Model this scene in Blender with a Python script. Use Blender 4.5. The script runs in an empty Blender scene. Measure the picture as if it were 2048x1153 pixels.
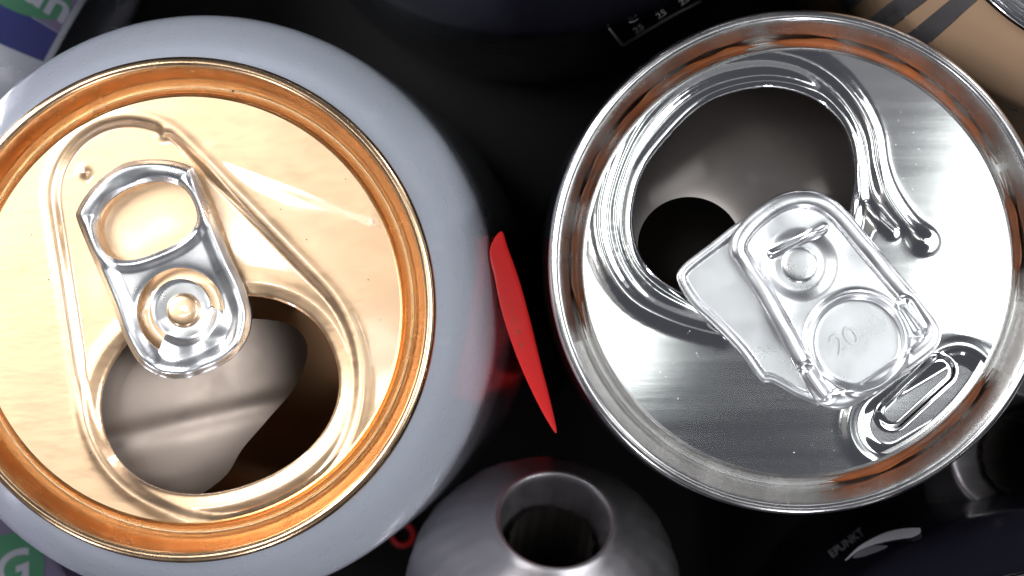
import bpy, math, random
import numpy as np
from mathutils import Vector, Matrix
random.seed(4)
MM = 0.001
# ------------------------------------------------------------------ camera
# photograph pixel -> millimetres on a horizontal plane; the lens looks straight down on the can tops
S = 27.2/505.0            # mm per photo pixel on the plane of the can rims
VX, VY = 1050.0, 585.0    # pixel below the lens
Z0 = 115.0                # rim height (mm)
H = 370.0                 # lens above the rims (mm)
scn = bpy.context.scene
cam_d = bpy.data.cameras.new('camera'); cam = bpy.data.objects.new('camera', cam_d)
scn.collection.objects.link(cam); scn.camera = cam
cam.location = (0, 0, (Z0+H)*MM)
cam_d.sensor_width = 36.0
cam_d.lens = 36.0*(505*H/27.2)/2048.0
cam_d.shift_x = -(VX-1024)/2048.0
cam_d.shift_y = (VY-576.5)/2048.0
cam_d.clip_start = 0.01; cam_d.clip_end = 20
cam_d.dof.use_dof = True
cam_d.dof.focus_distance = (H+3.5)*MM
cam_d.dof.aperture_fstop = 40.0
scn.render.resolution_x = 1024; scn.render.resolution_y = 576

# ------------------------------------------------------------------ light
w = bpy.data.worlds.new('World'); scn.world = w; w.use_nodes = True
bg = w.node_tree.nodes['Background']
bg.inputs[0].default_value = (0.80, 0.82, 0.95, 1); bg.inputs[1].default_value = 0.085
scn.view_settings.view_transform = 'Standard'; scn.view_settings.look = 'None'
scn.view_settings.exposure = 0.0; scn.view_settings.gamma = 1.0
scn.view_settings.use_curve_mapping = False

def lamp(name, px, py, wpx, hpx, ang, L, col=(1, 1, 1), h=700.0, spread=180):
    """overhead softbox of brightness L whose mirror image in a flat lid lies around photo pixel (px,py), wpx x hpx pixels large"""
    k = (H+h+9)/H
    d = bpy.data.lights.new(name, 'AREA'); d.shape = 'RECTANGLE'
    d.size = wpx*S*k*MM; d.size_y = hpx*S*k*MM
    d.energy = L*math.pi*d.size*d.size_y; d.color = col; d.spread = math.radians(spread)
    o = bpy.data.objects.new(name, d); scn.collection.objects.link(o)
    o.location = ((px-VX)*S*k*MM, (VY-py)*S*k*MM, (Z0+h)*MM)
    o.rotation_euler = (0, 0, math.radians(ang))
    return o
def key(name, loc, target, size, power, col):
    d = bpy.data.lights.new(name, 'AREA'); d.shape = 'RECTANGLE'; d.size, d.size_y = size[0]*MM, size[1]*MM
    d.energy = power; d.color = col
    o = bpy.data.objects.new(name, d); scn.collection.objects.link(o)
    o.location = [c*MM for c in loc]
    o.rotation_euler = (Vector(target)-Vector(loc)).to_track_quat('-Z', 'Y').to_euler()
    return o
key('key_lamp', (-330, 160, 560), (-20, 0, 110), (260, 260), 3.2, (0.97, 0.98, 1.0))
for loc, pw in (((-420, 330, 190), .55), ((-300, -430, 180), .5), ((380, 330, 200), .6), ((60, -480, 220), .5)):
    key('added_streak_strip', loc, (0, 0, 105), (26, 260), pw, (0.95, 0.93, 1.0))  # added low strips, there only to draw radial streaks on the can shoulders
key('fill_lamp', (330, -20, 520), (0, 0, 110), (300, 340), 1.9, (0.95, 0.98, 1.0))
lamp('softbox_lamp', 200, 560, 1400, 1300, 8, 0.20, (1.0, 0.95, 0.88))
lamp('reflection_strip', -10, 560, 300, 210, 6, 15.0, (1, 0.98, 0.93), h=600)  # these three: added lamps, reflected as pale streaks on the gold lid
lamp('reflection_strip', 90, 830, 620, 74, 9, 9.0, (1, 0.98, 0.93), h=580)
lamp('reflection_strip', 560, 668, 900, 30, 5, 4.0, (1, 0.98, 0.95), h=560)
lamp('panel_lamp', 1766, 400, 1500, 820, -30, 0.15, (0.98, 0.97, 1.0))
lamp('reflection_strip', 1985, 510, 185, 580, -18, 5.0, (0.93, 1.0, 0.97), h=600)
lamp('reflection_strip', 1180, 500, 145, 540, 4, 5.0, (0.93, 1.0, 0.97), h=600)

# ------------------------------------------------------------------ helpers
def W(px, py, z=Z0):
    f = H/(H+Z0-z)
    return ((px-VX)*S/f, (VY-py)*S/f)

def link(name, me, mats, parent=None, loc=None):
    o = bpy.data.objects.new(name, me); scn.collection.objects.link(o)
    for m in (mats if isinstance(mats, (list, tuple)) else [mats]): me.materials.append(m)
    if parent is not None: o.parent = parent
    if loc is not None: o.location = loc
    return o

def mesh(name, V, F, smooth=True, mi=None):
    me = bpy.data.meshes.new(name)
    me.from_pydata([tuple(c*MM for c in v) for v in V], [], F)
    if smooth: me.polygons.foreach_set('use_smooth', [True]*len(me.polygons))
    if mi is not None: me.polygons.foreach_set('material_index', mi)
    me.update(); return me

def empty(name, x, y, z, label, cat, group=None):
    o = bpy.data.objects.new(name, None); scn.collection.objects.link(o)
    o.empty_display_size = 0.01
    o.location = (x*MM, y*MM, z*MM); o['label'] = label; o['category'] = cat
    if group: o['group'] = group
    return o

def tag(o, label, cat, group=None):
    o['label'] = label; o['category'] = cat
    if group: o['group'] = group
    return o

def smooth_profile(P, n=3):
    """Chaikin corner rounding of an open profile"""
    P = [tuple(p) for p in P]
    for _ in range(n):
        Q = [P[0]]
        for a, b in zip(P[:-1], P[1:]):
            Q.append((a[0]*.78+b[0]*.22, a[1]*.78+b[1]*.22)); Q.append((a[0]*.22+b[0]*.78, a[1]*.22+b[1]*.78))
        Q.append(P[-1]); P = Q
    return P

def lathe(P, seg=192, split=None, wob=None):
    """revolve profile (r,z); split = index from which faces take material 1"""
    V = []; F = []; mi = []
    n = len(P)
    for i in range(seg):
        a = 2*math.pi*i/seg; c, s = math.cos(a), math.sin(a)
        for j, (r, z) in enumerate(P):
            rr = r + (wob(a, z) if wob else 0)
            V.append((rr*c, rr*s, z))
    for i in range(seg):
        k = (i+1) % seg
        for j in range(n-1):
            F.append((i*n+j, k*n+j, k*n+j+1, i*n+j+1)); mi.append(1 if split is not None and j >= split else 0)
    return V, F, mi

def spline(P, closed=True, n=6):
    P = np.array(P, float); N = len(P); out = []
    rng = range(N) if closed else range(N-1)
    for i in rng:
        if closed: p0, p1, p2, p3 = P[(i-1) % N], P[i], P[(i+1) % N], P[(i+2) % N]
        else: p0, p1, p2, p3 = P[max(i-1, 0)], P[i], P[i+1], P[min(i+2, N-1)]
        for k in range(n):
            t = k/n
            out.append(.5*((2*p1)+(-p0+p2)*t+(2*p0-5*p1+4*p2-p3)*t*t+(-p0+3*p1-3*p2+p3)*t**3))
    if not closed: out.append(P[-1])
    return np.array(out)

def pix(P, z): return np.array([W(x, y, z) for x, y in P])

def dist_line(X, Y, P, closed):
    d = np.full(X.shape, 1e9); n = len(P)
    for i in range(n if closed else n-1):
        ax, ay = P[i]; bx, by = P[(i+1) % n]
        ex, ey = bx-ax, by-ay; L = ex*ex+ey*ey+1e-12
        t = np.clip(((X-ax)*ex+(Y-ay)*ey)/L, 0, 1)
        d = np.minimum(d, (X-ax-t*ex)**2+(Y-ay-t*ey)**2)
    return np.sqrt(d)

def sdf(X, Y, P):
    """signed distance to closed polygon, positive inside"""
    d = dist_line(X, Y, P, True); ins = np.zeros(X.shape, bool); n = len(P)
    for i in range(n):
        ax, ay = P[i]; bx, by = P[(i+1) % n]
        c = ((ay > Y) != (by > Y))
        with np.errstate(divide='ignore', invalid='ignore'):
            xi = (bx-ax)*(Y-ay)/(by-ay+1e-15)+ax
        ins ^= c & (X < xi)
    return np.where(ins, d, -d)

def step(x, a, b):
    t = np.clip((x-a)/(b-a), 0, 1); return t*t*(3-2*t)
def bump(x, wd): return np.exp(-(x/wd)**2)
def seg_d(X, Y, a, b):
    return dist_line(X, Y, [a, b], False)
def wnoise(X, Y, seed, n=14, lo=.3, hi=1.6):
    r = np.random.RandomState(seed); o = np.zeros(X.shape)
    for _ in range(n):
        k = r.uniform(lo, hi); a = r.uniform(0, 6.283); p = r.uniform(0, 6.283)
        o += np.sin((X*math.cos(a)+Y*math.sin(a))*k*2*math.pi/3+p)/math.sqrt(n)
    return o

def sheet(name, field, height, lo, hi, cell, skirt, origin):
    """heightfield z=height(X,Y) over the region field(X,Y)>0, its edge pulled onto the contour and turned down.
    X,Y in world mm; origin (x,y,z) is subtracted"""
    nx = int((hi[0]-lo[0])/cell)+1; ny = int((hi[1]-lo[1])/cell)+1
    X, Y = np.meshgrid(np.linspace(lo[0], hi[0], nx), np.linspace(lo[1], hi[1], ny))
    fc = field((X[:-1, :-1]+X[1:, 1:])/2, (Y[:-1, :-1]+Y[1:, 1:])/2) > 0
    idx = np.arange(nx*ny).reshape(ny, nx)
    Q = np.stack([idx[:-1, :-1], idx[:-1, 1:], idx[1:, 1:], idx[1:, :-1]], -1)[fc]
    E = np.concatenate([Q[:, [0, 1]], Q[:, [1, 2]], Q[:, [2, 3]], Q[:, [3, 0]]])
    key = np.sort(E, 1); k1 = key[:, 0]*(nx*ny)+key[:, 1]
    u, inv, cnt = np.unique(k1, return_inverse=True, return_counts=True)
    BE = E[cnt[inv] == 1]
    bv = np.unique(BE)
    x = X.ravel().copy(); y = Y.ravel().copy()
    for _ in range(3):
        e = cell*.25
        f0 = field(x[bv], y[bv]); gx = (field(x[bv]+e, y[bv])-field(x[bv]-e, y[bv]))/(2*e); gy = (field(x[bv], y[bv]+e)-field(x[bv], y[bv]-e))/(2*e)
        g2 = gx*gx+gy*gy+1e-6
        st = np.clip(f0/g2, -2*cell, 2*cell)
        x[bv] -= st*gx; y[bv] -= st*gy
    z = height(x, y)
    used = np.unique(Q); rm = np.full(nx*ny, -1); rm[used] = np.arange(len(used))
    Vt = np.stack([x[used]-origin[0], y[used]-origin[1], z[used]-origin[2]], 1)
    F = rm[Q].tolist()
    if skirt > 0:
        nb = len(used); m2 = {int(v): i for i, v in enumerate(bv)}
        top = np.stack([x[bv]-origin[0], y[bv]-origin[1], z[bv]-origin[2]], 1)
        bot = top.copy(); bot[:, 2] -= skirt
        Vt = np.concatenate([Vt, top, bot]); n2 = len(bv)
        for a, b in BE:
            i, j = m2[int(a)], m2[int(b)]
            F.append([nb+j, nb+i, nb+n2+i, nb+n2+j])
    me = bpy.data.meshes.new(name)
    me.from_pydata((Vt*MM).tolist(), [], F)
    me.polygons.foreach_set('use_smooth', [True]*len(me.polygons)); me.update()
    return me

# ------------------------------------------------------------------ materials
def mat(name, col, rough=.4, metal=0.0, coat=0.0, coat_rough=.1, bump_scale=0, bump_str=0, stretch=None, rvar=0.0, cvar=0.0,
        spec=.5, trans=0, aniso=0, cscale=60):
    m = bpy.data.materials.new(name); m.use_nodes = True
    nt = m.node_tree; b = nt.nodes['Principled BSDF']; N = nt.nodes.new; Lk = nt.links.new
    b.inputs['Base Color'].default_value = (*col, 1); b.inputs['Roughness'].default_value = rough
    b.inputs['Metallic'].default_value = metal; b.inputs['Coat Weight'].default_value = coat
    b.inputs['Coat Roughness'].default_value = coat_rough; b.inputs['Specular IOR Level'].default_value = spec
    b.inputs['Transmission Weight'].default_value = trans
    tc = N('ShaderNodeTexCoord'); mp = N('ShaderNodeMapping'); Lk(tc.outputs['Object'], mp.inputs[0])
    mp.inputs['Scale'].default_value = stretch or (1, 1, 1)
    if bump_str:
        nz = N('ShaderNodeTexNoise'); nz.inputs['Scale'].default_value = bump_scale; nz.inputs['Detail'].default_value = 5
        Lk(mp.outputs[0], nz.inputs['Vector'])
        bp = N('ShaderNodeBump'); bp.inputs['Strength'].default_value = bump_str; bp.inputs['Distance'].default_value = 0.0001
        Lk(nz.outputs[0], bp.inputs['Height']); Lk(bp.outputs[0], b.inputs['Normal'])
    if rvar:
        n2 = N('ShaderNodeTexNoise'); n2.inputs['Scale'].default_value = bump_scale*.6 or 300; n2.inputs['Detail'].default_value = 6
        Lk(mp.outputs[0], n2.inputs['Vector'])
        mr = N('ShaderNodeMapRange'); mr.inputs[3].default_value = max(rough-rvar, .02); mr.inputs[4].default_value = rough+rvar
        mr.inputs[1].default_value = .3; mr.inputs[2].default_value = .7
        Lk(n2.outputs[0], mr.inputs[0]); Lk(mr.outputs[0], b.inputs['Roughness'])
    if cvar:
        n3 = N('ShaderNodeTexNoise'); n3.inputs['Scale'].default_value = cscale; n3.inputs['Detail'].default_value = 5
        Lk(tc.outputs['Object'], n3.inputs['Vector'])
        mx = N('ShaderNodeMix'); mx.data_type = 'RGBA'
        mx.inputs[6].default_value = (*[c*(1-cvar) for c in col], 1); mx.inputs[7].default_value = (*[min(1, c*(1+cvar)) for c in col], 1)
        Lk(n3.outputs[0], mx.inputs[0]); Lk(mx.outputs[2], b.inputs['Base Color'])
    return m

M = {}
M['gold'] = mat('gold_lacquered_aluminium', (.90, .61, .37), .36, 1, coat=1, coat_rough=.06, bump_scale=1500, bump_str=.13, stretch=(.35, 1, 1), rvar=.05, cvar=.06)
M['gold'].node_tree.nodes['Principled BSDF'].inputs['Coat IOR'].default_value = 2.1
M['gold_rim'] = mat('gold_lacquered_rim', (.86, .60, .37), .24, 1, rvar=.05, bump_scale=500, cvar=.10)
M['alu'] = mat('brushed_aluminium_lid', (.80, .80, .81), 0.095, 1, bump_scale=700, bump_str=.03, stretch=(.06, 1, 1), rvar=.02, cvar=.05)
M['alu_rim'] = mat('rolled_aluminium_rim', (.74, .73, .72), .24, 1, bump_scale=400, bump_str=.05, rvar=.05)
M['tab'] = mat('bare_aluminium_tab', (.84, .85, .86), .31, 1, bump_scale=500, bump_str=.08, rvar=.06, cvar=.05)
M['flap'] = mat('lacquered_tear_panel', (.46, .38, .33), .55, 1, bump_scale=400, bump_str=.08, rvar=.06, cvar=.1)
M['inside'] = mat('can_inner_lacquer', (.34, .31, .29), .42, 1, rvar=.02, bump_scale=300)
M['inside_gold'] = mat('can_inner_gold_lacquer', (.75, .56, .40), .45, 1, rvar=.02, bump_scale=300)
M['white'] = mat('pale_blue_grey_paint', (.45, .485, .55), .30, 0, coat=1.0, coat_rough=.10, cvar=.04, bump_scale=700, bump_str=.03, rvar=.08, cscale=70)
M['black'] = mat('black_gloss_paint', (.004, .004, .005), .13, 0, coat=.0, coat_rough=.08, spec=.4, bump_scale=400, rvar=.05)
M['navy'] = mat('navy_gloss_paint', (.008, .008, .013), .16, 0, coat=.0, coat_rough=.10, bump_scale=400, rvar=.05)
M['red'] = mat('red_paint', (.70, .010, .009), .55, 0, coat=.05, bump_scale=400, rvar=.05, cvar=.08)
M['silver'] = mat('silver_painted_aluminium', (.62, .60, .61), .30, 1, bump_scale=300, bump_str=.06, rvar=.08)
M['satin'] = mat('satin_aluminium', (.50, .47, .49), .36, .85, bump_scale=900, bump_str=.10, stretch=(1, 1, .08), rvar=.08, cvar=.08)
M['copper'] = mat('tan_copper_paint', (.72, .47, .30), .34, .35, bump_scale=300, rvar=.08)
M['brown'] = mat('brown_metallic_paint', (.16, .10, .07), .30, .8, bump_scale=300, rvar=.08)
M['blue'] = mat('blue_print', (.012, .014, .10), .3, 0, coat=.4, cvar=.1)
M['green'] = mat('green_print', (.03, .12, .06), .35, 0, coat=.3, cvar=.12)
M['purple'] = mat('purple_grey_print', (.10, .08, .13), .35, 0, coat=.3, cvar=.12)
M['ink'] = mat('white_ink', (.85, .85, .90), .45, cvar=.06)
M['ink_grey'] = mat('grey_ink', (.23, .23, .26), .45, cvar=.06)
M['ink_gold'] = mat('dull_gold_ink', (.30, .13, .05), .45, cvar=.1)
M['groove_amber'] = mat('patchy_amber', (.30, .085, .02), .38, 0, coat=.1, cvar=.6, cscale=300, bump_scale=900, bump_str=.5)
def patchy(m, scale, lo, hi):
    """let the material wear through in patches"""
    nt = m.node_tree; N = nt.nodes.new; out = nt.nodes['Material Output']; b = nt.nodes['Principled BSDF']
    tc = N('ShaderNodeTexCoord'); nz = N('ShaderNodeTexNoise'); nz.inputs['Scale'].default_value = scale; nz.inputs['Detail'].default_value = 6
    mr = N('ShaderNodeMapRange'); mr.inputs[1].default_value = lo; mr.inputs[2].default_value = hi
    tr = N('ShaderNodeBsdfTransparent'); mx = N('ShaderNodeMixShader')
    nt.links.new(tc.outputs['Object'], nz.inputs['Vector']); nt.links.new(nz.outputs[0], mr.inputs[0])
    nt.links.new(mr.outputs[0], mx.inputs[0]); nt.links.new(tr.outputs[0], mx.inputs[1]); nt.links.new(b.outputs[0], mx.inputs[2])
    nt.links.new(mx.outputs[0], out.inputs[0])
patchy(M['groove_amber'], 110, .22, .52)
M['floor'] = mat('black_tray', (.004, .004, .0045), .6, 0, spec=.2, bump_scale=200, bump_str=.3, cvar=.3)
M['drop'] = mat('dried_soda_drop', (.75, .74, .72), .25, .3)
M['speck'] = mat('dark_dried_drop', (.07, .04, .025), .4)
M['scratch'] = mat('scratched_aluminium', (.62, .62, .62), .5, 1)

# ------------------------------------------------------------------ setting
me = mesh('tray_floor', [(-900, -900, 0), (900, -900, 0), (900, 900, 0), (-900, 900, 0)], [(0, 1, 2, 3)], False)
fl = link('floor', me, M['floor']); fl['kind'] = 'structure'

# ------------------------------------------------------------------ can anatomy (mm, z from floor)
R = 33.1
OUT = [(0, 9.5), (14, 7.5), (21, 3.5), (23.2, .4), (24.2, 0), (25.4, .6), (29.5, 4.6), (32.4, 9), (R, 13), (R, 50), (R, 97.5), (32.6, 101), (29.2, 108.2), (27.0, 111.3), (26.3, 112.9)]
INN = [(25.9, 112.9), (26.6, 111.0), (28.9, 107.8), (32.2, 101), (32.7, 97), (32.7, 50), (32.7, 14), (31.8, 9.6), (28.8, 5.2), (24, 1.4), (20, 4.5), (13, 8.3), (0, 10.1)]
SLIM_OUT = [(r if zz > 111.5 else r*.858 if zz < 20 else {33.1: 27.9, 32.6: 27.85, 29.2: 27.5, 27.0: 26.8}.get(r, r), zz) for r, zz in OUT]
SLIM_INN = [(r if zz > 112 else r*.858 if zz < 20 else {26.6: 26.4, 28.9: 27.0, 32.2: 27.4, 32.7: 27.5}.get(r, r), zz) for r, zz in INN]
def body_mesh(name, seg=160, slim=False):
    if slim:
        P = smooth_profile(SLIM_OUT, 2); n = len(P); P += smooth_profile(SLIM_INN, 2)
        V, F, mi = lathe(P, seg, split=n); return mesh(name, V, F, True, mi)
    P = smooth_profile(OUT, 2); n = len(P); P += smooth_profile(INN, 2)
    V, F, mi = lathe(P, seg, split=n); return mesh(name, V, F, True, mi)
# profile of the outer skin, used to lay prints onto shoulder and side
OS = smooth_profile(OUT, 2)
def skin_r(z):
    zs = [p[1] for p in OS if p[1] > 13]; rs = [p[0] for p in OS if p[1] > 13]
    return float(np.interp(z, zs, rs))
RIM = [(26.35, 112.3), (26.9, 112.15), (27.25, 112.7), (27.25, 114.2), (27.0, 114.8), (26.55, 115.0), (26.15, 114.75), (25.95, 113.9), (25.6, 112.0), (25.0, 109.6), (24.85, 108.6), (24.5, 108.05), (24.1, 108.05), (23.8, 108.6), (23.7, 109.7), (23.45, 110.4), (23.1, 110.62), (22.6, 110.66)]
PZ = 110.7    # panel level
PR = 23.1

def patch(name, zlo, zhi, a0, a1, m, parent, off=.06, na=60, nz=24):
    """print on the outer skin; zlo/zhi may be functions of angle parameter 0..1"""
    V = []; F = []
    for i in range(na+1):
        t = i/na; a = math.radians(a0+(a1-a0)*t)
        l = zlo(t) if callable(zlo) else zlo; h = zhi(t) if callable(zhi) else zhi
        for j in range(nz+1):
            z = l+(h-l)*j/nz; r = skin_r(z)+off
            V.append((r*math.cos(a), r*math.sin(a), z+off*.5))
    for i in range(na):
        for j in range(nz):
            p = i*(nz+1)+j; F.append((p, p+nz+1, p+nz+2, p+1))
    return link(name, mesh(name, V, F), m, parent)

def text_mesh(txt, size, bold=0.0):
    c = bpy.data.curves.new('t', 'FONT'); c.body = txt; c.size = size; c.offset = bold; c.align_x = 'CENTER'; c.align_y = 'CENTER'
    o = bpy.data.objects.new('t', c); scn.collection.objects.link(o)
    dg = bpy.context.evaluated_depsgraph_get()
    me = bpy.data.meshes.new_from_object(o.evaluated_get(dg))
    bpy.data.objects.remove(o); bpy.data.curves.remove(c)
    import bmesh
    bm = bmesh.new(); bm.from_mesh(me)
    for _ in range(2):
        es = [e for e in bm.edges if e.calc_length() > size*.12]
        if es: bmesh.ops.subdivide_edges(bm, edges=es, cuts=1)
    bmesh.ops.triangulate(bm, faces=bm.faces[:]); bm.to_mesh(me); bm.free()
    return me

def wrap_text(name, txt, size, ang, z, m, parent, flip=False, rad=None, off=.12, bold=0.0, sx=1.0, sy=1.0):
    """lettering wrapped round an upright can's side (mm, degrees)"""
    me = text_mesh(txt, size, bold)
    for v in me.vertices:
        x, y = v.co.x*sx, v.co.y*sy
        if flip: x, y = -x, -y
        zz = z+y; r = (rad or skin_r(min(zz, 112)))+off
        a = math.radians(ang)+x/r
        v.co = (r*math.cos(a)*MM, r*math.sin(a)*MM, zz*MM)
    return link(name, me, m, parent)

def rim_ring(m, parent, name='rim'):
    V, F, _ = lathe(smooth_profile(RIM, 2), 256); return link(name, mesh(name, V, F), m, parent)

def dome(name, cx, cy, z, r, h, m, parent, seg=40, collar=0.0):
    """rivet head: low dome with rounded edge, coordinates relative to parent"""
    P = [(0.001, h), (r*.55, h*.97), (r*.85, h*.8), (r, h*.35), (r, 0), (r+collar, -.1), (r+collar, -.6)]
    V, F, _ = lathe(smooth_profile(P, 2), seg); V = [(x+cx, y+cy, zz+z) for x, y, zz in V]
    return link(name, mesh(name, V, F), m, parent)

def arc_pts(c, r, a0, a1, n=24):
    return [(c[0]+r*math.cos(math.radians(a0+(a1-a0)*i/n)), c[1]-r*math.sin(math.radians(a0+(a1-a0)*i/n))) for i in range(n+1)]

# ================================================================== LEFT CAN: gold lid, pale shoulder
LX, LY = W(367, 620)
can = empty('drink_can', LX, LY, 0, 'opened pale blue-grey drink can with gold lid and silver ring tab', 'can')
link('body', body_mesh('body'), [M['white'], M['inside_gold']], can)
lid = rim_ring(M['gold_rim'], can, 'rim')
z = PZ
tear = []
A, rA, B, rB = (255, 392), 146, (440, 762), 272
# convex hull of the two circles that make the teardrop bead
dx, dy = B[0]-A[0], -(B[1]-A[1]); dd = math.hypot(dx, dy); th = math.degrees(math.atan2(dy, dx)); be = math.degrees(math.acos((rA-rB)/dd))
tear = arc_pts(A, rA, th+be, th+360-be, 30) + arc_pts(B, rB, th-be, th+be, 50)
TEAR = pix(tear, z)
ph = math.radians(20)
hole = []
for i in range(72):
    a = 2*math.pi*i/72; ca, sa = math.cos(a), math.sin(a); e = 2/2.15
    u = 243*math.copysign(abs(ca)**e, ca); v = 187*math.copysign(abs(sa)**e, sa)
    hole.append((436+u*math.cos(ph)+v*math.sin(ph)*-1*-1, 790-(u*math.sin(ph)-v*math.cos(ph))*1))
HOLE = pix(hole, z)
cL = (LX, LY)
RV0 = W(366, 621, PZ)
def mouth(X, Y): return np.minimum(sdf(X, Y, HOLE), np.hypot(X-RV0[0], Y-RV0[1])-5.7)
def fL(X, Y): return np.minimum(PR-np.hypot(X-cL[0], Y-cL[1]), -mouth(X, Y))
bump_pts = [W(165, 345, z), W(325, 268, z)]
def hL(X, Y):
    s = sdf(X, Y, TEAR); hh = -mouth(X, Y)
    o = PZ - .50*step(s, -.55, .55)
    o += .10*bump(s+.95, .5)
    o += .16*bump(hh-1.6, .8)                     # rolled bead along the mouth
    o -= .30*np.exp(-np.clip(hh, 0, 9)/.22)
    d = dist_line(X, Y, pix([(420, 310), (560, 365), (740, 430)], PZ), False); o += .05*bump(d, 1.1)
    for b in bump_pts: o += .22*bump(np.hypot(X-b[0], Y-b[1]), .55)
    r = np.hypot(X-cL[0], Y-cL[1]); o += .5*bump(r, 4.2)
    o += .006*wnoise(X, Y, 2, lo=.1, hi=.5)
    return o
pl = link('lid_panel', sheet('lid_panel', fL, hL, (LX-PR-.4, LY-PR-.4), (LX+PR+.4, LY+PR+.4), .15, .5, (LX, LY, 0)), M['gold'], can)

# tear panel pushed down inside the mouth
FL = pix(spline([(150, 960), (140, 800), (180, 690), (330, 650), (520, 640), (590, 680), (580, 760), (520, 840), (470, 900), (430, 960), (340, 1010), (220, 1000)]), 104)
def hfl(X, Y):
    u = X-(LX-12)
    return 106.5-.016*np.clip(u, 0, 40)**2-.012*(Y-(LY-6))**2-.5*bump(Y-(LY-14)-.22*(X-LX+8), 1.3)+.05*wnoise(X, Y, 9, lo=.05, hi=.25)
link('tear_panel', sheet('tear_panel', lambda X, Y: sdf(X, Y, FL), hfl, FL.min(0)-.5, FL.max(0)+.5, .2, .25, (LX, LY, 0)), M['flap'], can)
# ring tab
TZ = 112.6
def tabpt(t, wv): # tab frame -> photo pixel
    c, s = math.cos(math.radians(22)), math.sin(math.radians(22))
    return (365+wv*c-t*s, 620-(wv*s+t*c))
half = [(-132, 0), (-128, 48), (-106, 92), (-62, 122), (0, 130), (60, 127), (120, 127), (200, 128), (245, 127), (262, 120), (288, 84), (306, 40), (313, 0)]
TABP = [tabpt(t, wv) for t, wv in half] + [tabpt(t, -wv) for t, wv in half[-2:0:-1]]
TAB = pix(spline(TABP, n=4), TZ)
fh = []
for i in range(60):
    a = 2*math.pi*i/60; ca, sa = math.cos(a), math.sin(a); e = 2/2.5
    wv = 103*math.copysign(abs(ca)**e, ca); tv = 64*math.copysign(abs(sa)**e, sa) + 14*(1-(wv/103)**2)*(1 if sa > 0 else .2)
    fh.append(tabpt(186+tv, wv))
FH = pix(fh, TZ)
slot = [tabpt(-2+88*math.sin(math.radians(a)), 88*math.cos(math.radians(a))-6) for a in range(-22, 222, 6)] + \
       [tabpt(4+60*math.sin(math.radians(a)), 58*math.cos(math.radians(a))-4) for a in range(216, -20, -6)]
SL = pix(slot, TZ)
rv = W(366, 621, 112)
ax = np.array([-math.sin(math.radians(22)), math.cos(math.radians(22))])
def fT(X, Y): return np.minimum(np.minimum(sdf(X, Y, TAB), -sdf(X, Y, FH)), -sdf(X, Y, SL))
def hT(X, Y):
    e = sdf(X, Y, TAB); f = -sdf(X, Y, FH); g = -sdf(X, Y, SL)
    t = (X-rv[0])*ax[0]+(Y-rv[1])*ax[1]
    wv = (X-rv[0])*ax[1]-(Y-rv[1])*ax[0]
    o = np.full(X.shape, 112.1)
    o += .75*step(e, -.15, .75)*(1-.80*step(e, .9, 2.3))
    o += .30*step(f, -.1, .5)*(1-step(f, .5, 1.5))
    o -= .18*np.exp(-np.clip(g, 0, 9)/.35)
    o += .075*np.clip(t, 0, 40)                                     # finger end lifted
    r = np.hypot(X-rv[0], Y-rv[1]); o -= .55*(1-step(r, 2.9, 4.0))
    # pressed, slightly dented nose
    nose = step(-t, 1.5, 4.5); o += nose*(.35*wnoise(X*1.3, Y*1.3, 5, lo=.25, hi=.8)*.6+.25*bump(wv+1.8, 1.6))
    o += .05*wnoise(X, Y, 11, lo=.15, hi=.6)
    return o
link('tab', sheet('tab', fT, hT, TAB.min(0)-.5, TAB.max(0)+.5, .11, .9, (LX, LY, 0)), M['tab'], can)
dome('rivet', rv[0]-LX, rv[1]-LY, 111.75, 1.85, .55, M['gold'], can, collar=.12)

# the can leans a little: its base sits 5-6 mm nearer the slim can than its lid
lean = Matrix.Translation((LX*MM, LY*MM, Z0*MM)) @ Matrix.Rotation(math.radians(-2.8), 4, 'Y') @ Matrix.Translation((0, 0, -Z0*MM))
can.matrix_world = lean
can.location.z += .0014

# ================================================================== RIGHT CAN: bare aluminium lid, black body
RX, RY = W(1602, 525)
can = empty('drink_can', RX, RY, 0, 'opened slim black drink can with bare silver lid and solid tab stamped 20', 'can')
bd = link('body', body_mesh('body', slim=True), [M['black'], M['inside']], can)
rim_ring(M['alu_rim'], can, 'rim')
cR = (RX, RY)
RH = pix(spline([(1267, 425), (1285, 350), (1332, 283), (1402, 215), (1480, 183), (1560, 178), (1635, 203), (1688, 258), (1707, 330), (1702, 410), (1680, 480), (1625, 550), (1540, 600), (1440, 612), (1352, 578), (1298, 535), (1272, 485)], n=5), PZ)
P1 = pix(spline([(1440, 668), (1345, 642), (1265, 600), (1215, 530), (1195, 450), (1205, 370), (1240, 280), (1300, 200), (1380, 140), (1470, 108), (1560, 105), (1640, 132), (1702, 188), (1741, 260), (1753, 330), (1772, 385), (1806, 438), (1848, 482)], False, 4), PZ)
P2 = pix(spline([(1440, 640), (1370, 622), (1300, 588), (1250, 522), (1231, 440), (1244, 360), (1282, 275), (1340, 206), (1410, 160), (1490, 138), (1560, 138), (1625, 162), (1680, 220), (1709, 295), (1718, 365), (1742, 420), (1785, 464)], False, 4), PZ)
pill = (W(1785, 828, PZ), W(1880, 742, PZ)); well = (W(1760, 842, PZ), W(1905, 752, PZ)); well2 = (W(1778, 850, PZ), W(1916, 768, PZ))
pe = W(1846, 483, PZ)
def fR(X, Y): return np.minimum(PR-np.hypot(X-cR[0], Y-cR[1]), -sdf(X, Y, RH))
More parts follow.
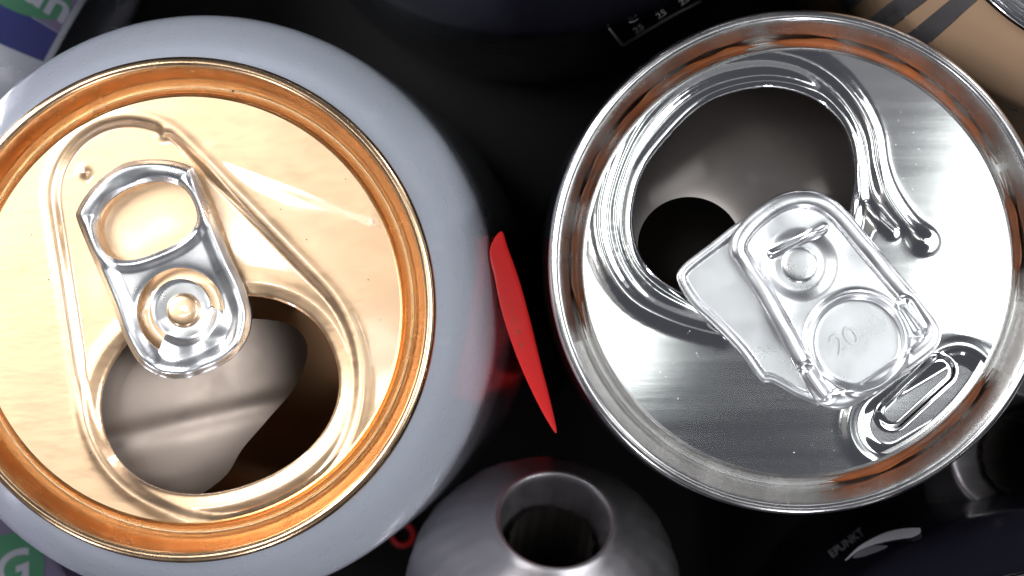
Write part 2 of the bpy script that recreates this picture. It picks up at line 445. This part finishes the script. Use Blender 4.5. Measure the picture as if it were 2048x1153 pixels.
def hR(X, Y):
    hh = -sdf(X, Y, RH)
    d1 = dist_line(X, Y, P1, False); d2 = dist_line(X, Y, P2, False)
    o = np.full(X.shape, PZ)
    r = np.hypot(X-cR[0], Y-cR[1])
    o += .03*(1-(r/PR)**2)
    o += .20*bump(d1, .85)
    o += .16*bump(d2, .66)
    o -= .16*step(3.4-hh, 0, 2.0)
    o += .14*bump(hh-.75, .45); o -= .35*np.exp(-np.clip(hh, 0, 9)/.22)
    o += .16*bump(np.hypot(X-pe[0], Y-pe[1]), 1.15)
    dw = seg_d(X, Y, *well2); o -= .55*(1-step(dw, 2.0, 3.9))
    o += .10*bump(dw-4.3, .8)
    wm = 1-step(dw, 3.0, 3.9); o -= .030*(X-.5*(well2[0][0]+well2[1][0]))*wm
    dp = seg_d(X, Y, *pill); o += .6*(1-step(dp, 1.0, 2.0))
    o += .003*wnoise(X, Y, 3, lo=.08, hi=.35)
    return o
link('lid_panel', sheet('lid_panel', fR, hR, (RX-PR-.4, RY-PR-.4), (RX+PR+.4, RY+PR+.4), .15, .5, (RX, RY, 0)), M['alu'], can)
# tear panel, bent down inside the mouth, open at the lower left
bite = np.array(W(1378, 492, 106)); RF = pix(spline([(1230, 420), (1270, 300), (1380, 190), (1500, 150), (1620, 170), (1720, 260), (1730, 400), (1660, 520), (1540, 600), (1420, 640), (1300, 620)], n=5), 106)
def fF(X, Y): return np.minimum(sdf(X, Y, RF), np.hypot((X-bite[0])*.95, Y-bite[1])-5.4)
def hF(X, Y):
    b = np.hypot(X-bite[0], Y-bite[1])
    return 108.2-.15*(X-RX)*.6-.22*(Y-RY)-.5*np.exp(-np.clip(b-5.4, 0, 30)/2.0)-.02*((X-RX+3)**2)*.5-.05*np.clip(Y-RY-2,0,20)**1.6
link('tear_panel', sheet('tear_panel', fF, hF, RF.min(0)-.5, RF.max(0)+.5, .25, .25, (RX, RY, 0)), M['inside'], can)
# torn foil flap beside the tab
FP = pix(spline([(1355, 562), (1365, 532), (1420, 488), (1500, 432), (1570, 440), (1580, 640), (1645, 800), (1605, 800), (1545, 768), (1520, 762), (1480, 708), (1430, 655), (1385, 612)], n=4), 112)
def hP(X, Y):
    e = sdf(X, Y, FP)
    t = (X-RX)*.58-(Y-RY)*.815
    return 111.75+.35*np.sqrt(np.clip(1-((np.clip(e, 0, 1)-.5)/.5)**2, 0, 1))*(e < 1)+.12*wnoise(X, Y, 21, lo=.10, hi=.40)*step(t, -6, 4)
link('torn_flap', sheet('torn_flap', lambda X, Y: sdf(X, Y, FP), hP, FP.min(0)-.5, FP.max(0)+.5, .13, .6, (RX, RY, 0)), M['tab'], can)
# solid tab
TP = pix(spline([(1460, 505), (1466, 470), (1498, 430), (1550, 393), (1600, 380), (1650, 390), (1692, 420), (1745, 483), (1800, 548), (1858, 617), (1882, 655), (1879, 688), (1855, 715), (1790, 762), (1720, 806), (1680, 820), (1650, 816), (1628, 798), (1590, 735), (1550, 660), (1510, 590), (1475, 535)], n=4), 113)
rv = W(1600, 530, 113); dc = W(1715, 685, 113)
s1 = (W(1545, 508, 113), W(1648, 458, 113)); p1 = (W(1811, 614, 113), W(1838, 656, 113)); p2 = (W(1616, 745, 113), W(1648, 786, 113))
ri = (W(1520, 560, 113), W(1500, 465, 113))
def hTR(X, Y):
    e = sdf(X, Y, TP)
    o = np.full(X.shape, 113.0)
    q = np.clip(e, 0, 1.9); o += .65*np.sqrt(np.clip(1-((q-.95)/.95)**2, 0, 1))*(e < 1.9)
    r = np.hypot(X-dc[0], Y-dc[1])
    o += .55*bump(r-5.25, .42); o -= .25*(1-step(r, 4.6, 5.2)); o += .033*(X-dc[0])*(1-step(r, 4.5, 5.2))
    for p in (p1, p2):
        d = seg_d(X, Y, *p); o += .55*(1-step(d, .25, .75))
        o -= .2*bump(d-.95, .3)
    d = seg_d(X, Y, *s1); o += .45*bump(d, .38)
    o -= .033*(X-rv[0])
    rr = np.hypot(X-rv[0], Y-rv[1]); o -= .45*(1-step(rr, 2.6, 4.2))
    t = (X-rv[0])*.58-(Y-rv[1])*.815
    o += .25*step(-t, 2.5, 6.0)+.14*wnoise(X, Y, 31, lo=.10, hi=.45)*(1-step(t, 2, 6))
    return o
tb = link('tab', sheet('tab', lambda X, Y: sdf(X, Y, TP), hTR, TP.min(0)-.5, TP.max(0)+.5, .11, .9, (RX, RY, 0)), M['tab'], can)
dome('rivet', rv[0]-RX, rv[1]-RY, 112.55, 2.0, .45, M['tab'], can, collar=.75)
me = text_mesh('20', 3.2)
ca, sa = math.cos(math.radians(32)), math.sin(math.radians(32)); c0 = W(1692, 682, 113)
for v in me.vertices:
    x, y = v.co.x, v.co.y
    v.co = ((c0[0]-RX+x*ca-y*sa)*MM, (c0[1]-RY+x*sa+y*ca)*MM, (112.60+.016)*MM+.0002)
link('engraved_number', me, M['scratch'], tb)
# patchy amber-coloured arcs along the countersink groove
def amber_arc(a0, a1, z0, z1, seed):
    r_ = random.Random(seed); V = []; F = []; n = max(8, int((a1-a0)*1.2)); prof = [(23.75, .25), (23.95, .12), (24.2, .08), (24.5, .12), (24.8, .6)]
    k = len(prof)
    for i in range(n+1):
        t = i/n; a = math.radians(a0+(a1-a0)*t); fade = min(1, t*(a1-a0)/11, (1-t)*(a1-a0)/11); fade = fade*fade*(3-2*fade)
        for j, (r, zz) in enumerate(prof):
            rr = 24.2+(r-24.2)*fade*(.75+.25*math.sin(a*9+seed)*math.sin(a*23))
            V.append(((rr-.03)*math.cos(a), (rr-.03)*math.sin(a), 108.05+zz*(.35+.65*fade)+.12))
    for i in range(n):
        for j in range(k-1):
            p = i*k+j; F.append((p, p+1, p+k+1, p+k))
    return link('groove_arc', mesh('groove_arc', V, F), M['groove_amber'], can)
for i, (a0, a1) in enumerate([(98, 200), (26, 100), (-10, 24), (-84, -28)]): amber_arc(a0, a1, 0, 0, i)

def specks(name, spots, m, parent, hfun, cxy):
    """little dried drops, low domes sitting on the lid"""
    V = []; F = []
    for px, py, r in spots:
        x, y = W(px, py, PZ); zz = float(hfun(np.array([x]), np.array([y]))[0]); b = len(V); n = 8
        rs = [r*random.uniform(.75, 1.2) for _ in range(n)]
        for k, (q, hh) in enumerate(((1, -.01), (.6, .5), )):
            for i in range(n):
                a = 2*math.pi*i/n; V.append((x-cxy[0]+rs[i]*q*math.cos(a), y-cxy[1]+rs[i]*q*math.sin(a), zz+hh*r*.6))
        V.append((x-cxy[0], y-cxy[1], zz+r*.36))
        for i in range(n):
            j = (i+1) % n; F.append((b+i, b+j, b+n+j, b+n+i)); F.append((b+n+i, b+n+j, b+2*n))
    o = link(name, mesh(name, V, F), m, parent); o['kind'] = 'stuff'; return o
rs_ = random.Random(12)
sp = []
for ccx, ccy, sxx, syy, n in ((1850, 330, 70, 110, 24), (1800, 250, 60, 60, 12), (1280, 760, 60, 60, 14), (1420, 720, 120, 60, 10), (1600, 900, 120, 50, 8)):
    for _ in range(n):
        q = (rs_.gauss(ccx, sxx*.6), rs_.gauss(ccy, syy*.6), rs_.choice((.03, .04, .05, .08)))
        if math.hypot(q[0]-1602, q[1]-525) < 420: sp.append(q)
specks('dried_drops', sp, M['drop'], can, hR, cR)
gold_can = [o for o in bpy.data.objects if o.get('label', '').startswith('opened pale')][0]
specks('dried_drops', [(465, 184, .16), (718, 297, .10), (447, 632, .10), (95, 560, .09), (612, 480, .08), (690, 360, .08), (180, 905, .12), (300, 1000, .10), (760, 640, .07), (560, 420, .07), (735, 560, .08), (60, 470, .08)], M['speck'], gold_can, hL, cL)

# ================================================================== neighbouring cans
def plain_can(x, y, label, shoulder, lid_m, group=None):
    c = empty('drink_can', x, y, 0, label, 'can', group)
    link('body', body_mesh('body', 96), [shoulder, M['inside']], c)
    rim_ring(lid_m, c)
    V, F, _ = lathe(smooth_profile([(22.9, PZ), (12, PZ), (4, PZ+.1), (.001, PZ+.4)], 1), 64)
    link('lid_panel', mesh('lid_panel', V, F), lid_m, c)
    return c

def side_of(cpx, px, py):
    """angle and height where the upright can standing at photo position cpx shows photo pixel (px,py) on its side"""
    ox, oy = W(*cpx); best = None
    for k in range(60, 990, 2):
        wx, wy = W(px, py, k*.1); d = abs(math.hypot(wx-ox, wy-oy)-R)
        if best is None or d < best[0]: best = (d, k*.1, math.degrees(math.atan2(wy-oy, wx-ox)))
    return best[2], best[1]
def side_pt(cpx, px, py, off):
    a, zz = side_of(cpx, px, py); a = math.radians(a); return ((R+off)*math.cos(a), (R+off)*math.sin(a), zz)
def side_text(name, txt, cpx, px, py, hpx, rot, m, parent, sx=1.0):
    """lettering on an upright can's side, placed and sized by photo pixels"""
    me = text_mesh(txt, 10.0, .15); cr, sr = math.cos(math.radians(rot)), math.sin(math.radians(rot)); k = hpx/7.0
    for v in me.vertices:
        u, t = v.co.x*k*sx, v.co.y*k
        v.co = [q*MM for q in side_pt(cpx, px+u*cr-t*sr, py-(u*sr+t*cr), .10)]
    return link(name, me, m, parent)
def side_line(name, P, cpx, wpx, m, parent):
    P = spline(P, False, 6); V = []; F = []; n = len(P)
    for i in range(n):
        d = P[min(i+1, n-1)]-P[max(i-1, 0)]; d = d/np.hypot(*d); hw = wpx(i/(n-1)) if callable(wpx) else wpx
        for sg in (-1, 0, 1): V.append(side_pt(cpx, P[i][0]-d[1]*hw*sg, P[i][1]+d[0]*hw*sg, .08))
    for i in range(n-1):
        for k in (0, 1): F.append((3*i+k, 3*i+3+k, 3*i+4+k, 3*i+1+k))
    return link(name, mesh(name, V, F), m, parent)
# navy can with a printed scale on its side
TCP = (1060, -560)
x, y = W(*TCP)
c = plain_can(x, y, 'navy drink can with a white printed number scale on its side', M['navy'], M['alu'])
side_line('scale_line', [(1217, 55), (1231, 73), (1245, 90)], TCP, 2.4, M['ink'], c)
side_line('scale_line', [(1246, 90), (1300, 57), (1350, 28), (1402, 1)], TCP, 1.8, M['ink'], c)
for tx, px, py, hp, sx in (('0', 1267, 36, 14, 2.8), ('25', 1277, 57, 12, 1.3), ('-', 1312, 9, 20, 3.0), ('25', 1322, 28, 12, 1.3), ('25', 1368, 1, 12, 1.3)):
    side_text('printed_number', tx, TCP, px, py, hp, 34, M['ink'], c, sx)
# navy can at the lower right, lettering upside down on its side
BCP = (2150, 1640)
x, y = W(*BCP)
c = plain_can(x, y, 'navy drink can with white swooshes and lettering EPUNKT on its side', M['navy'], M['alu'])
side_text('printed_lettering', 'EPUNKT', BCP, 1694, 1088, 16, 37, M['ink_grey'], c, .95)
side_line('printed_swoosh', [(1692, 1122), (1720, 1098), (1760, 1080), (1800, 1070), (1842, 1066)], BCP, lambda t: 1+9*math.sin(math.pi*min(1, t*.62+.02))**2, M['ink'], c)
side_line('printed_swoosh', [(1706, 1116), (1735, 1104), (1776, 1094)], BCP, lambda t: 1+7*math.sin(math.pi*t), M['ink_grey'], c)
# copper can at the upper right
x, y = W(2323, -365)
c = plain_can(x, y, 'tan copper drink can with silver shoulder stripes beside the slim black can', M['copper'], M['alu'])
for a0 in (196, 206, 214, 221): patch('silver_stripe', 60, 111.2, a0, a0+4, M['satin'], c, na=8)

# ------------------------------------------------------------------ cans lying on their sides
def lying_can(ex, ey, ang, label, shell, group=None):
    """can on the floor, its base end at (ex,ey) pointing along ang; local x = axis from base to top"""
    c = empty('drink_can', ex, ey, 0, label, 'can', group)
    c.rotation_euler = (0, 0, math.radians(ang))
    V, F, mi = lathe(smooth_profile(OUT, 2)+smooth_profile(INN, 2), 128, split=len(smooth_profile(OUT, 2)))
    V = [(zz, yy, xx+R) for xx, yy, zz in V]
    link('body', mesh('body', V, F, True, mi), [shell, M['inside']], c)
    P = smooth_profile(RIM, 1)+[(12, PZ), (.001, PZ+.2)]
    V, F, _ = lathe(P, 96); V = [(zz, yy, xx+R) for xx, yy, zz in V]
    link('lid', mesh('lid', V, F), M['alu_rim'], c)
    return c
_zz = [p for p in OS if p[1] > .5]; _zz = _zz[[i for i, p in enumerate(_zz) if p[0] > 24.5][0]:]
def lie_r(xx): return float(np.interp(xx, [p[1] for p in _zz], [p[0] for p in _zz]))
def lie_pt(xx, a, off): a = math.radians(a); r = lie_r(xx)+off; return (xx-off*.4, r*math.sin(a), R+r*math.cos(a))
def lie_patch(name, x0, x1, a0, a1, m, parent, off=.08, oval=False, n=40):
    """print on a lying can; a measured from straight up (deg), x along the axis"""
    V = []; F = []
    if oval:
        xm, am = (x0+x1)/2, (a0+a1)/2; V.append(lie_pt(xm, am, off)); nk = 8
        for k in range(1, nk+1):
            for i in range(n): V.append(lie_pt(xm+(x1-x0)/2*math.cos(2*math.pi*i/n)*k/nk, am+(a1-a0)/2*math.sin(2*math.pi*i/n)*k/nk, off))
        for i in range(n):
            j = (i+1) % n; F.append((0, 1+i, 1+j))
            for k in range(nk-1): F.append((1+k*n+i, 1+(k+1)*n+i, 1+(k+1)*n+j, 1+k*n+j))
    else:
        xs = [x0+(x1-x0)*(k/30)**2 for k in range(31)]; w_ = len(xs)
        for i in range(n+1):
            for xx in xs: V.append(lie_pt(xx, a0+(a1-a0)*i/n, off))
        for i in range(n):
            for k in range(w_-1): F.append((i*w_+k, i*w_+k+1, (i+1)*w_+k+1, (i+1)*w_+k))
    return link(name, mesh(name, V, F), m, parent)
def lie_text(name, txt, size, xx, a, m, parent, rot=0, off=.22, bold=0.0):
    me = text_mesh(txt, size, bold); cr, sr = math.cos(rot), math.sin(rot)
    for v in me.vertices:
        u, w_ = v.co.x*cr-v.co.y*sr, v.co.x*sr+v.co.y*cr
        v.co = [q*MM for q in lie_pt(max(xx+u, .8), a+math.degrees(w_/R), off)]
    return link(name, me, m, parent)
# upper left: silver can with blue and green label
ex, ey = W(-20, 10)
ux, uy = -.87, .48
c = lying_can(ex, ey, math.degrees(math.atan2(uy, ux)), 'silver drink can lying down with blue band and green oval label', M['silver'])
lie_patch('blue_band', .8, 95, -2, 7, M['blue'], c)
lie_patch('purple_field', .8, 95, -60, -2.2, M['purple'], c)
pg = lie_patch('green_oval', 1.0, 14, -16, -1, M['green'], c, off=.15, oval=True)
lie_text('label_lettering', 'mun', 6, 6, -8, M['ink_grey'], pg, rot=math.pi, bold=.12)
# lower left: purple can with green label
ex, ey = W(-118, 1057)
c = lying_can(ex, ey, math.degrees(math.atan2(-.48, -.87)), 'purple grey drink can lying down with green label patch', M['purple'])
pg = lie_patch('green_patch', .8, 9, 6, 24, M['green'], c, off=.15, oval=True)
lie_text('label_lettering', 'G', 6, 4.5, 15, M['ink_grey'], pg, rot=math.pi*.85, bold=.15)

# ------------------------------------------------------------------ leaning aluminium bottles
BP = [(5.0, 50), (5.6, 74), (6.0, 86), (6.4, 90.6), (6.9, 91.4), (7.6, 91.0), (9.0, 89.6), (11.8, 87.2), (14.6, 84.2), (16.4, 80), (17, 73), (17, 50), (17, 6), (15.5, 1.5), (13, 0), (.001, .5)]
def bottle(px, py, tilt, turn, label):
    """mouth at photo pixel (px,py); turn 0 leans the base toward -y"""
    def flute(a, z): return (.10*math.sin(9*a+1.5*math.sin(3*a))+.05*math.sin(31*a))*max(0, min(1, (90-z)/5))*max(0, min(1, (z-45)/20))
    Rm = Matrix.Rotation(math.radians(turn), 3, 'Z') @ Matrix.Rotation(math.radians(-tilt), 3, 'X')
    V, F, _ = lathe(smooth_profile(BP, 2), 160, wob=flute); V = [Rm @ Vector(v) for v in V]; zmin = min(v.z for v in V)
    mo = Rm @ Vector((0, 0, 91)); bx, by = W(px, py, mo.z-zmin)
    bt = empty('aluminium_bottle', bx-mo.x, by-mo.y, 0, label, 'bottle')
    link('body', mesh('body', [(v.x, v.y, v.z-zmin) for v in V], F), M['satin'], bt)
    V, F, _ = lathe(smooth_profile([(4.95, 87), (4.8, 62), (.001, 58)], 1), 96, wob=lambda a, z: .12*math.sin(17*a))
    V = [Rm @ Vector(v) for v in V]
    link('neck_lining', mesh('neck_lining', [(v.x, v.y, v.z-zmin) for v in V], F), M['inside'], bt)
bottle(1110, 1042, 40, -8, 'uncapped silver aluminium bottle leaning below the gap between the two open cans')
bottle(2012, 900, 34, 78, 'uncapped silver aluminium bottle leaning beside the slim can and the lettered navy can')

# torn red strip wedged between the two open cans
P = spline([(x_+2, y_) for x_, y_ in [(1000, 462), (1013, 495), (1036, 560), (1058, 640), (1080, 730), (1098, 800), (1112, 868), (1092, 842), (1065, 790), (1038, 730), (1014, 665), (998, 610), (987, 555), (977, 500)]], True, 4)
SP = pix(P, 105); c0 = SP.mean(0)
def hS(X, Y): return 105-.12*(X-c0[0])-.018*(Y-c0[1])**2-.10*np.exp(-np.clip(sdf(X, Y, SP), 0, 9)/.15)+.05*wnoise(X, Y, 41, lo=.05, hi=.2)
st = link('red_strip', sheet('red_strip', lambda X, Y: sdf(X, Y, SP), hS, SP.min(0)-.4, SP.max(0)+.4, .12, 102, (c0[0], c0[1], 105)), M['red'], None, (c0[0]*MM, c0[1]*MM, 105*MM))
tag(st, 'narrow red printed card standing upright in the gap between the open cans', 'strip')
for px, py, hp, sx in ((1024, 617, 5, .9), (1030, 640, 7, .6), (1036, 664, 8, .8), (1043, 690, 8, .7)):
    me = text_mesh('IIIIII', 10.0)
    for v in me.vertices:
        x_, y_ = W(px+v.co.x*hp/7*sx*.5, py-v.co.y*hp/7, 105); v.co = ((x_-c0[0])*MM, (y_-c0[1])*MM, float(hS(np.array([x_]), np.array([y_]))[0]-105+.06)*MM)
    link('fine_print', me, M['ink_gold'], st)

# red seal ring on the floor
x, y = W(805, 1070, 1)
V = []; F = []
for i in range(48):
    a = 2*math.pi*i/48
    for j in range(12):
        b = 2*math.pi*j/12; r = 1.5+.32*math.cos(b); V.append((r*math.cos(a), r*math.sin(a), .35+.32*math.sin(b)))
for i in range(48):
    for j in range(12): F.append((i*12+j, (i+1) % 48*12+j, (i+1) % 48*12+(j+1) % 12, i*12+(j+1) % 12))
o = link('seal_ring', mesh('seal_ring', V, F), M['red'], None, (x*MM, y*MM, 0))
tag(o, 'small red plastic seal ring lying on the black tray', 'ring')
